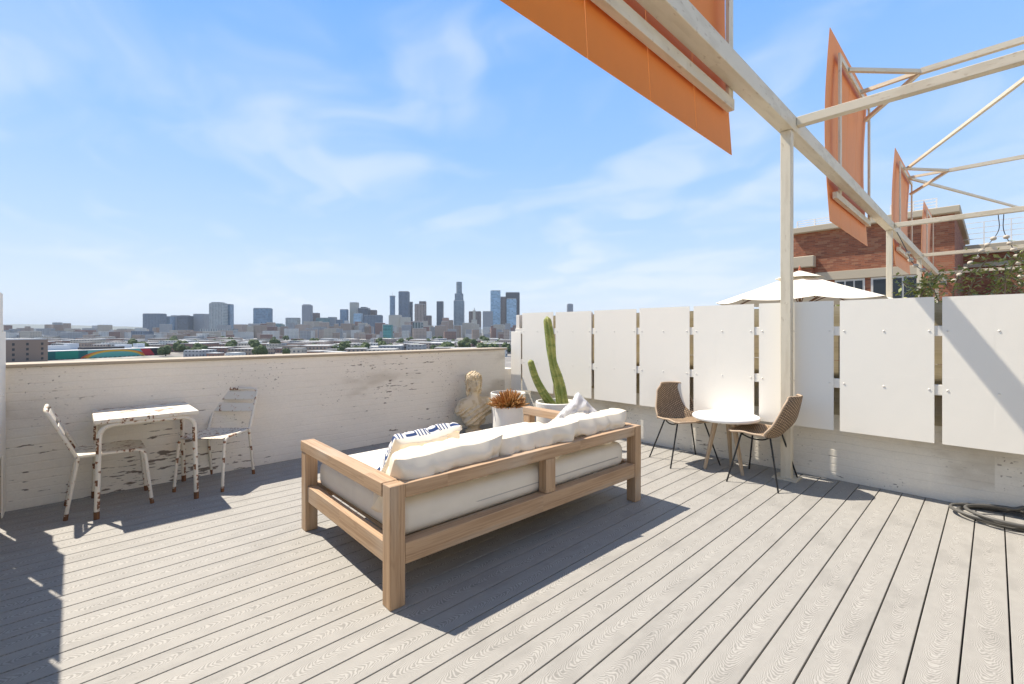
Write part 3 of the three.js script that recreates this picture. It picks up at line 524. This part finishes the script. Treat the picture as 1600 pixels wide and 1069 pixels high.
leafShrub('climbing_shrub', 'leafy green climbing shrub tangled over the steel beam beyond the fence', [9.2, 0, 0], [[0.2, 1.75, -0.95, 0.5], [0.3, 1.95, -0.5, 0.55], [0, 1.9, 0.0, 0.6], [0.5, 1.85, 0.5, 0.55], [0.2, 1.8, 0.95, 0.6], [-0.2, 1.8, 1.4, 0.6]], 3000, 19, 0.078);
leafShrub('window_shrub', 'thin leafy shrub rising before the brick building window', [14, 0, -2.9], [[0, 1.9, 0, 0.45], [0.1, 1.75, 0.75, 0.35]], 500, 23, 0.08);
{
  const bead = std([0.50, 0.44, 0.36], 0.7), wire = std([0.05, 0.05, 0.05], 0.6);
  const garland = (label, points, n) => { const t = thing('ball_garland', label, 'garland', [0, 0, 0], 0, 'ball garlands hung from the sign frame'), c = new THREE.CatmullRomCurve3(points.map((p) => new THREE.Vector3(...p))); part('cord', new THREE.TubeGeometry(c, 40, 0.006, 5), wire, t); for (let i = 0; i < n; i++) { const p = c.getPointAt(0.26 + 0.74 * (i + 0.5) / n); const g = new THREE.SphereGeometry(0.04, 12, 8); g.scale(1, 0.85, 1); part('ball', g, bead, t, [p.x, p.y, p.z]); } };
  garland('garland of pale balls looped from the beam to the shrub', [[10.6, 3.12, -1.2], [10.4, 2.75, -1.05], [10.2, 2.5, -0.95], [9.9, 2.25, -0.7], [9.6, 2.05, -0.5]], 7);
  garland('long garland of pale balls hanging straight from the strut', [[10.85, 3.24, 0.04], [10.85, 2.98, 0.04], [10.75, 2.6, -0.2], [10.6, 2.15, -0.5]], 8);
  garland('garland of pale balls hanging beside the straight one, spread to the rear', [[10.85, 3.24, 0.1], [10.85, 2.98, 0.1], [10.86, 2.55, 0.24], [10.8, 2.05, 0.3]], 8);
}

// ---------------------------------------------------------------- the city
const F2 = [Math.cos(YAW), -Math.sin(YAW)], R2 = [Math.sin(YAW), Math.cos(YAW)];
const spot = (px, depth) => { const l = (px - 800) / FOCAL * depth; return [depth * F2[0] + l * R2[0], depth * F2[1] + l * R2[1]]; };
const heightAt = (py, depth) => EYE - (py - 518.2) / FOCAL * depth;
const GROUND = -22;
{
  const map = texture(512, 512, (u, v) => { const t = fbm(u * 40, v * 40, 4), s = fbm(u * 150 + 3, v * 150, 2); return mix3(mix3([0.22, 0.20, 0.18], [0.36, 0.33, 0.29], smooth(0.35, 0.65, t)), [0.10, 0.12, 0.07], 0.8 * smooth(0.6, 0.68, s)); }); map.repeat.set(1 / 900, 1 / 900);
  const g = new THREE.PlaneGeometry(40000, 40000).rotateX(-Math.PI / 2); setting('city_ground', metreUV(g, 0), std([1, 1, 1], 0.95, { map })).position.y = GROUND;
  const hill = (px0, px1, top, depth, seed) => { const pts = [], n = 60, pos = [], idx = []; for (let i = 0; i <= n; i++) { const t = i / n, px = px0 + (px1 - px0) * t, [x, z] = spot(px, depth), [x2, z2] = spot(px, depth + 2600), h = Math.max(GROUND, heightAt(518 - (518 - top) * Math.pow(Math.sin(Math.PI * t), 0.8) * (0.75 + 0.4 * fbm(t * 6 + seed, 3, 4)), depth + 1300)); const [xm, zm] = spot(px, depth + 1300); pos.push(x, GROUND, z, xm, h, zm, x2, GROUND, z2); } for (let i = 0; i < n; i++) for (const o of [0, 1]) { const a = i * 3 + o; idx.push(a, a + 3, a + 1, a + 1, a + 3, a + 4); } const g = new THREE.BufferGeometry(); g.setAttribute('position', new THREE.Float32BufferAttribute(pos, 3)); g.setIndex(idx); g.computeVertexNormals(); setting('hill', g, std([0.16, 0.16, 0.11], 1, { side: THREE.DoubleSide })); };
  hill(-260, 330, 507, 9000, 2); hill(250, 900, 513, 11000, 8);
}
const facadeTextures = new Map();
function facade(base, glassC, kind) { // windows too far to tell apart: 3.6 m storeys
  const key = [...base, ...glassC, kind].join(); if (facadeTextures.has(key)) return facadeTextures.get(key);
  const t = texture(128, 128, (u, v) => { const fu = (u * 8) % 1, fv = (v * 8) % 1, i = Math.floor(u * 8), j = Math.floor(v * 8), win = kind === 'glass' ? (fv > 0.2 && fu > 0.06 ? 1 : 0) : kind === 'stripe' ? (fu > 0.45 ? 1 : 0) : (fu > 0.3 && fu < 0.75 && fv > 0.3 && fv < 0.78 ? 1 : 0); return mix3(base, glassC.map((c) => c * (0.7 + 0.6 * hash2(i, j + 40))), win); });
  t.repeat.set(1 / (kind === 'punch' ? 30 : 64), 1 / (kind === 'punch' ? 30 : 64)); const m = std([1, 1, 1], kind === 'glass' ? 0.3 : 0.8, { map: t }); facadeTextures.set(key, m); return m;
}
const roofGrey = std([0.40, 0.39, 0.37], 0.9), roofWhite = std([0.62, 0.61, 0.58], 0.9);
function cityBlock(name, label, px0, px1, top, depth, mat, opts = {}) {
  const a = spot(px0, depth), b = spot(px1, depth), w = Math.hypot(b[0] - a[0], b[1] - a[1]), h = heightAt(top, depth) - GROUND, deep = opts.deep ?? Math.min(w * 0.9, 45), [cx, cz] = spot((px0 + px1) / 2, depth + deep / 2);
  const t = thing(name, label, 'building', [cx, GROUND, cz], Math.atan2(-(b[1] - a[1]), b[0] - a[0]) + (opts.turn ?? 0), opts.group);
  if (opts.round) part('wall', metreUV(new THREE.CylinderGeometry(w / 2, w / 2, h, 20).translate(0, h / 2, 0), 1), mat, t); else part('wall', block(-w / 2, w / 2, 0, h, -deep / 2, deep / 2, 0, 0), mat, t);
  part('roof', block(-w / 2 * 0.94, w / 2 * 0.94, h + 0.02, h + Math.max(0.6, Math.min(4, h * 0.02)), -deep / 2 * 0.94, deep / 2 * 0.94), opts.roof ?? roofGrey, t);
  for (const [f0, f1, tp] of opts.tiers ?? []) { const hh = heightAt(tp, depth) - GROUND; part('tier', block(w * (f0 - 0.5), w * (f1 - 0.5), h + 0.05, hh, -deep * 0.4, deep * 0.4, 0, 0), mat, t); }
  if (opts.spire) { const hh = heightAt(opts.spire, depth) - GROUND; part('spire', rod([0, h, 0], [0, hh, 0], 1.6, 0.5, 6), roofWhite, t); }
  return t;
}
{
  const grey = facade([0.30, 0.30, 0.31], [0.12, 0.15, 0.18], 'punch'), blue = facade([0.22, 0.29, 0.36], [0.12, 0.20, 0.29], 'glass'), dark = facade([0.085, 0.10, 0.125], [0.05, 0.065, 0.09], 'glass'), pale = facade([0.46, 0.46, 0.43], [0.22, 0.25, 0.26], 'stripe'), cream = facade([0.52, 0.48, 0.40], [0.22, 0.21, 0.19], 'punch'), brown = facade([0.25, 0.17, 0.13], [0.10, 0.08, 0.075], 'stripe'), black = facade([0.07, 0.06, 0.058], [0.045, 0.042, 0.045], 'glass'), teal = facade([0.17, 0.28, 0.28], [0.09, 0.17, 0.18], 'glass'), light = facade([0.36, 0.48, 0.58], [0.24, 0.38, 0.50], 'glass'), slate = facade([0.17, 0.20, 0.24], [0.09, 0.12, 0.16], 'stripe');
  const T = (label, ...r) => cityBlock('tower', label, ...r);
  T('broad flat topped grey tower rising behind the mural roofs', 227.8, 255.7, 490.5, 2500, slate); T('pale blue glass slab between broad grey and dark blue towers', 255.7, 270, 494.8, 2560, blue); T('grey blue slab tower stepped beside dark blue tower', 270, 281, 493.3, 2600, grey); T('dark blue faceted tower closing the cluster beyond the table', 280.7, 297.7, 494, 2450, dark, { tiers: [[0.25, 0.75, 492.6]] });
  T('short grey tower with pale side beside tall pale twin', 306, 323, 491, 2500, grey); T('thin dark tower slab tucked against tall pale tower', 327, 331, 491, 2650, dark); T('tall pale grey tower with set back crown', 330.7, 352, 474.5, 2400, pale, { tiers: [[0.12, 0.8, 472]] }); T('blue grey tower joined to tall pale tower', 352, 362.5, 476, 2450, blue);
  T('lone blue glass tower above the rusty chair', 399.3, 422.5, 482, 2300, blue); T('low greenish stepped tower next to lone blue tower', 428, 442, 507, 2500, teal, { tiers: [[0.3, 0.8, 505.5]] }); T('squat grey green tower before slender grey tower', 449, 466.7, 497, 2500, pale);
  T('slender tall grey tower with notched top', 474, 486.4, 477.5, 2500, grey, { tiers: [[0.1, 0.85, 475.6]] }); T('red brown topped tower beside slender grey tower', 487, 498, 489.5, 2650, brown); T('dark teal glass tower low beside red brown tower', 496, 513, 497, 2550, teal); T('plain grey tower beside pale blue narrow tower', 514, 525, 496, 2700, grey); T('small slate block between grey towers', 526, 534, 500, 2600, slate); T('narrow pale blue tower beside small slate block', 532.8, 543, 484, 2700, blue);
  T('narrow cream tower with light top', 548, 559.4, 473.4, 2750, cream); T('pale glass tower in front of cream tower', 554, 565, 490, 2500, light); T('dark blue stepped tower with peaked crown', 561, 577, 482, 2700, dark, { tiers: [[0.25, 0.75, 479.6]] }); T('brown tower behind dark grey block', 577, 588, 485, 2750, brown); T('wide dark grey office block below stepped tower', 570, 596.6, 492.8, 2500, slate);
  T('round blue glass tower topped by a thin spire', 609, 617.3, 463, 2800, blue, { round: true, spire: 455.5 }); T('tall dark slab tower next to spired tower', 624, 639, 456, 2800, slate); T('dark narrow tower leaning on tall dark slab', 639, 645, 472.5, 2850, dark, { round: true }); T('wide cream block under spired tower', 609, 626.6, 492.8, 2300, cream); T('cream block next to wide cream block', 626.6, 640.6, 496, 2280, cream);
  T('beige striped tower with flat crown', 649, 664, 475.7, 2500, facade([0.42, 0.34, 0.28], [0.17, 0.13, 0.11], 'stripe')); T('dark brown tower behind beige striped tower', 655.6, 665.5, 471.5, 2800, brown); T('grey brown stub tower next to beige striped tower', 665.5, 674, 493.5, 2500, brown); T('lone dark blue slab tower beside tallest tower', 682.8, 692.8, 471.6, 2700, dark); T('pink brown low tower at foot of dark blue slab', 691.6, 701, 497, 2300, facade([0.40, 0.26, 0.20], [0.16, 0.11, 0.09], 'punch'));
  const us = T('tallest tower, pale grey with stepped round crown', 709.6, 725, 470, 2800, facade([0.30, 0.34, 0.36], [0.15, 0.19, 0.22], 'stripe'), { deep: 55 });
  { const k = 2800 / FOCAL, mat = us.children[0].material, h0 = heightAt(470, 2800) - GROUND, h1 = heightAt(458.5, 2800) - GROUND, h2 = heightAt(440, 2800) - GROUND; part('tier', block(-6.2 * k, 6.2 * k, h0 + 0.1, h1, -22, 22, 0, 0), mat, us); part('crown', metreUV(new THREE.CylinderGeometry(4.5 * k, 4.6 * k, h2 - h1, 24).translate(0, (h1 + h2) / 2, 0), 1), mat, us); }
  T('dark brown block behind white slender hall tower', 733, 751.6, 487, 2700, brown); 
  const hall = T('white hall tower with tapered top', 737, 745, 500, 2200, cream); { const k = 2200 / FOCAL, h0 = heightAt(500, 2200) - GROUND, h1 = heightAt(485, 2200) - GROUND, h2 = heightAt(480.4, 2200) - GROUND; part('tier', block(-2 * k, 2 * k, h0, h1, -7, 7, 0, 0), cream, hall); part('pyramid', new THREE.ConeGeometry(2.2 * k, h2 - h1, 4).rotateY(Math.PI / 4).translate(0, (h1 + h2) / 2, 0), roofWhite, hall); }
  T('grey rounded tower beside blue glass pair', 754.6, 770, 487, 2500, grey, { tiers: [[0.1, 0.9, 486.2]] }); T('tall pale blue glass tower with chamfered top', 766.6, 782, 455, 2650, light, { tiers: [[0.12, 1, 453.6]] }); T('dark brown tower between the glass towers', 782, 790.6, 464.4, 2750, brown); T('broad black brown tower beside the fence', 790, 812, 457.5, 2800, black); T('light blue glass tower before the black brown tower', 791.6, 807, 467.4, 2500, light); T('small grey tower top showing above the white fence', 886, 895, 476, 2700, grey, { tiers: [[0.2, 0.8, 474.5]] });
  T('long dark slate office block low behind the mural', 191, 232, 517.5, 1500, slate); T('grey green gallery block with tall fins below pale towers', 318, 366, 514, 1500, pale); T('small teal clad mid rise block in front of the cream blocks', 600, 612.5, 508, 1200, facade([0.10, 0.36, 0.33], [0.05, 0.2, 0.2], 'glass')); T('dark capped grey mid rise block next to teal block', 646, 660, 504, 1300, facade([0.30, 0.33, 0.31], [0.12, 0.15, 0.15], 'stripe'));
  // mid rises and low roofs between the parapet and the towers
  const r = makeRandom(41), tints = [[[0.50, 0.44, 0.36], 'cream'], [[0.60, 0.585, 0.55], 'white'], [[0.38, 0.29, 0.22], 'tan'], [[0.27, 0.16, 0.12], 'red brown'], [[0.36, 0.36, 0.36], 'grey'], [[0.46, 0.36, 0.29], 'buff']].map(([c, n]) => [facade(c, [0.10, 0.10, 0.11], 'punch'), n]);
  let made = 0; const used = [];
  for (let i = 0; i < 5000 && made < 460; i++) {
    const t = r(), depth = 400 + 1500 * Math.pow(t, 1.5) + (t > 0.6 ? 350 * r() : 0), px = -20 + 830 * r(), mid = depth > 1100, wide = (mid ? 12 + 26 * r() : 10 + 26 * r()) * (depth > 1700 ? 1.2 : 1), high = mid ? (depth > 1600 ? 18 + 44 * r() * r() + (px > 400 ? 22 : 0) : 9 + 20 * r() + (px > 450 ? 8 * r() : 0)) : 4 + 6 * r(), half = wide / depth * FOCAL / 2;
    if (px < 300 && depth < 560) continue;
    if (used.some((q) => Math.abs(q[0] - px) < (q[2] + half) * 0.62 && Math.abs(q[1] - depth) < 55)) continue;
    used.push([px, depth, half]); made++;
    const [mat, tint] = pick(tints, r), kind = mid && high > 16 ? 'mid_rise' : 'low_building';
    cityBlock(kind, (kind === 'mid_rise' ? tint + ' mid rise block before the downtown towers' : tint + ' low flat roofed building beyond the parapet'), px - half, px + half, 518.2 - (GROUND + high - EYE) / depth * FOCAL, depth, mat, { turn: (r() - 0.5) * 0.5, deep: wide * (0.6 + 0.7 * r()), roof: r() > 0.5 ? roofWhite : roofGrey, group: kind === 'mid_rise' ? 'mid rise blocks before the towers' : 'low buildings beyond the parapet' });
  }
  // near left: brown loft block and the long mural hall
  const loft = thing('loft_building', 'brown loft block with small dark windows beside the mural building', 'building', [...spot(28, 330).slice(0, 1), GROUND, spot(28, 330)[1]], -0.8);
  { const h = heightAt(531, 330) - GROUND, m = std([0.27, 0.195, 0.15], 0.9), g = std([0.03, 0.03, 0.035], 0.4); part('wall', block(-8, 7, 0, h, -14, 14), m, loft); part('roof', block(-7.5, 6.5, h + 0.02, h + 0.7, -13.5, 13.5), roofWhite, loft); for (let k = 0; k < 4; k++) for (const x of [-5, 0, 4.5]) { part('window', block(x - 0.8, x + 0.8, h - 4.0 - k * 3.6, h - 2.2 - k * 3.6, 14.01, 14.1), g, loft); for (const q of [-8.1, 7.01]) part('window', block(q, q + 0.09, h - 4.0 - k * 3.6, h - 2.2 - k * 3.6, x * 2 - 0.8, x * 2 + 0.8), g, loft); } }
  const A = spot(42, 360), B = spot(266, 470), L = Math.hypot(B[0] - A[0], B[1] - A[1]), hall2 = thing('mural_building', 'long low hall painted with a rainbow arch mural', 'building', [(A[0] + B[0]) / 2, GROUND, (A[1] + B[1]) / 2], Math.atan2(-(B[1] - A[1]), B[0] - A[0]));
  { const h = heightAt(547, 410) - GROUND; part('wall', block(-L / 2, L / 2, 0, h - 0.02, -30, -0.05, 0, 0), std([0.45, 0.43, 0.40], 0.9), hall2); part('roof', block(-L / 2, L / 2, h, h + 0.5, -30, -0.3), roofWhite, hall2);
    const mural = std([1, 1, 1], 0.8, { map: canvasTexture(2048, 128, (c, w, H) => { const f = (x0, x1, col) => { c.fillStyle = col; c.fillRect(x0 * w, 0, (x1 - x0) * w, H); }; f(0, 1, '#0c5f5c'); f(0.16, 0.3, '#12806a'); f(0.36, 0.84, '#64a89a'); f(0.80, 0.94, '#241a1c'); f(0.94, 1, '#b52a2c'); const arch = (rx, col, lw) => { c.strokeStyle = col; c.lineWidth = lw; c.beginPath(); c.ellipse(0.56 * w, H * 1.1, rx * w, H * 1.02, 0, Math.PI, 2 * Math.PI); c.stroke(); }; arch(0.255, '#c8552f', 26); arch(0.235, '#d88a2b', 24); arch(0.215, '#d8a83a', 18); c.fillStyle = '#b8323a'; c.beginPath(); c.moveTo(0.74 * w, 0); c.lineTo(0.82 * w, 0); c.lineTo(0.88 * w, H); c.lineTo(0.8 * w, H); c.fill(); c.fillStyle = '#15191c'; for (let i = 0; i < 26; i++) c.fillRect((0.05 + i * 0.035) * w, H * 0.72, 0.02 * w, H * 0.2); }) });
    const face = new THREE.PlaneGeometry(L, 9).translate(0, h - 4.5, 0); part('mural', face, mural, hall2);
    const sheds = std([0.55, 0.57, 0.60], 0.8), dk = std([0.05, 0.05, 0.055], 0.8); for (const [x0, x1, y, z, m] of [[-L * 0.32, -L * 0.16, 4.5, -18, sheds], [-L * 0.15, -L * 0.08, 6, -22, sheds], [-L * 0.12, L * 0.18, 2.4, -10, dk], [L * 0.2, L * 0.3, 4, -20, sheds], [L * 0.32, L * 0.38, 4.6, -16, sheds]]) part('roof_unit', block(x0, x1, h + 0.52, h + y, z - 6, z), m, hall2); }
  const tr = makeRandom(8), crown = std([0.07, 0.095, 0.035], 0.95);
  const blob = () => { const g = []; for (let k = 0; k < 9; k++) { const s = new THREE.IcosahedronGeometry(1.6 + 1.3 * tr(), 2), p = s.attributes.position; for (let i = 0; i < p.count; i++) { const f = 0.75 + 0.5 * noise2(p.getX(i) * 2.3 + k * 7 + 50, p.getY(i) * 2.3 + p.getZ(i) * 1.7 + 50); p.setXYZ(i, p.getX(i) * f, p.getY(i) * f, p.getZ(i) * f); } s.computeVertexNormals(); s.translate((tr() - 0.5) * 6, 5 + (tr() - 0.5) * 4, (tr() - 0.5) * 6); g.push(s); } return mergeGeometries(g); };
  const crowns = [blob(), blob(), blob()], trunk = rod([0, 0, 0], [0, 4.5, 0], 0.4, 0.25, 6), bark = std([0.12, 0.09, 0.07], 1);
  for (let i = 0; i < 90; i++) { const depth = 420 + 1000 * tr() * tr(), px = 200 + 610 * tr(), [x, z] = spot(px, depth), t = thing('city_tree', 'dark green street tree among the low city buildings', 'tree', [x, GROUND, z], tr() * 6, 'street trees in the city'); part('crown', pick(crowns, tr), crown, t); part('trunk', trunk, bark, t); t.scale.setScalar(0.8 + 0.9 * tr()); }
}
scene.fog = new THREE.FogExp2(new THREE.Color(0.72, 0.81, 0.92), 0.00005);

scene.traverse((o) => { if (o.isMesh) { o.castShadow = true; o.receiveShadow = true; } });
renderer.render(scene, camera);
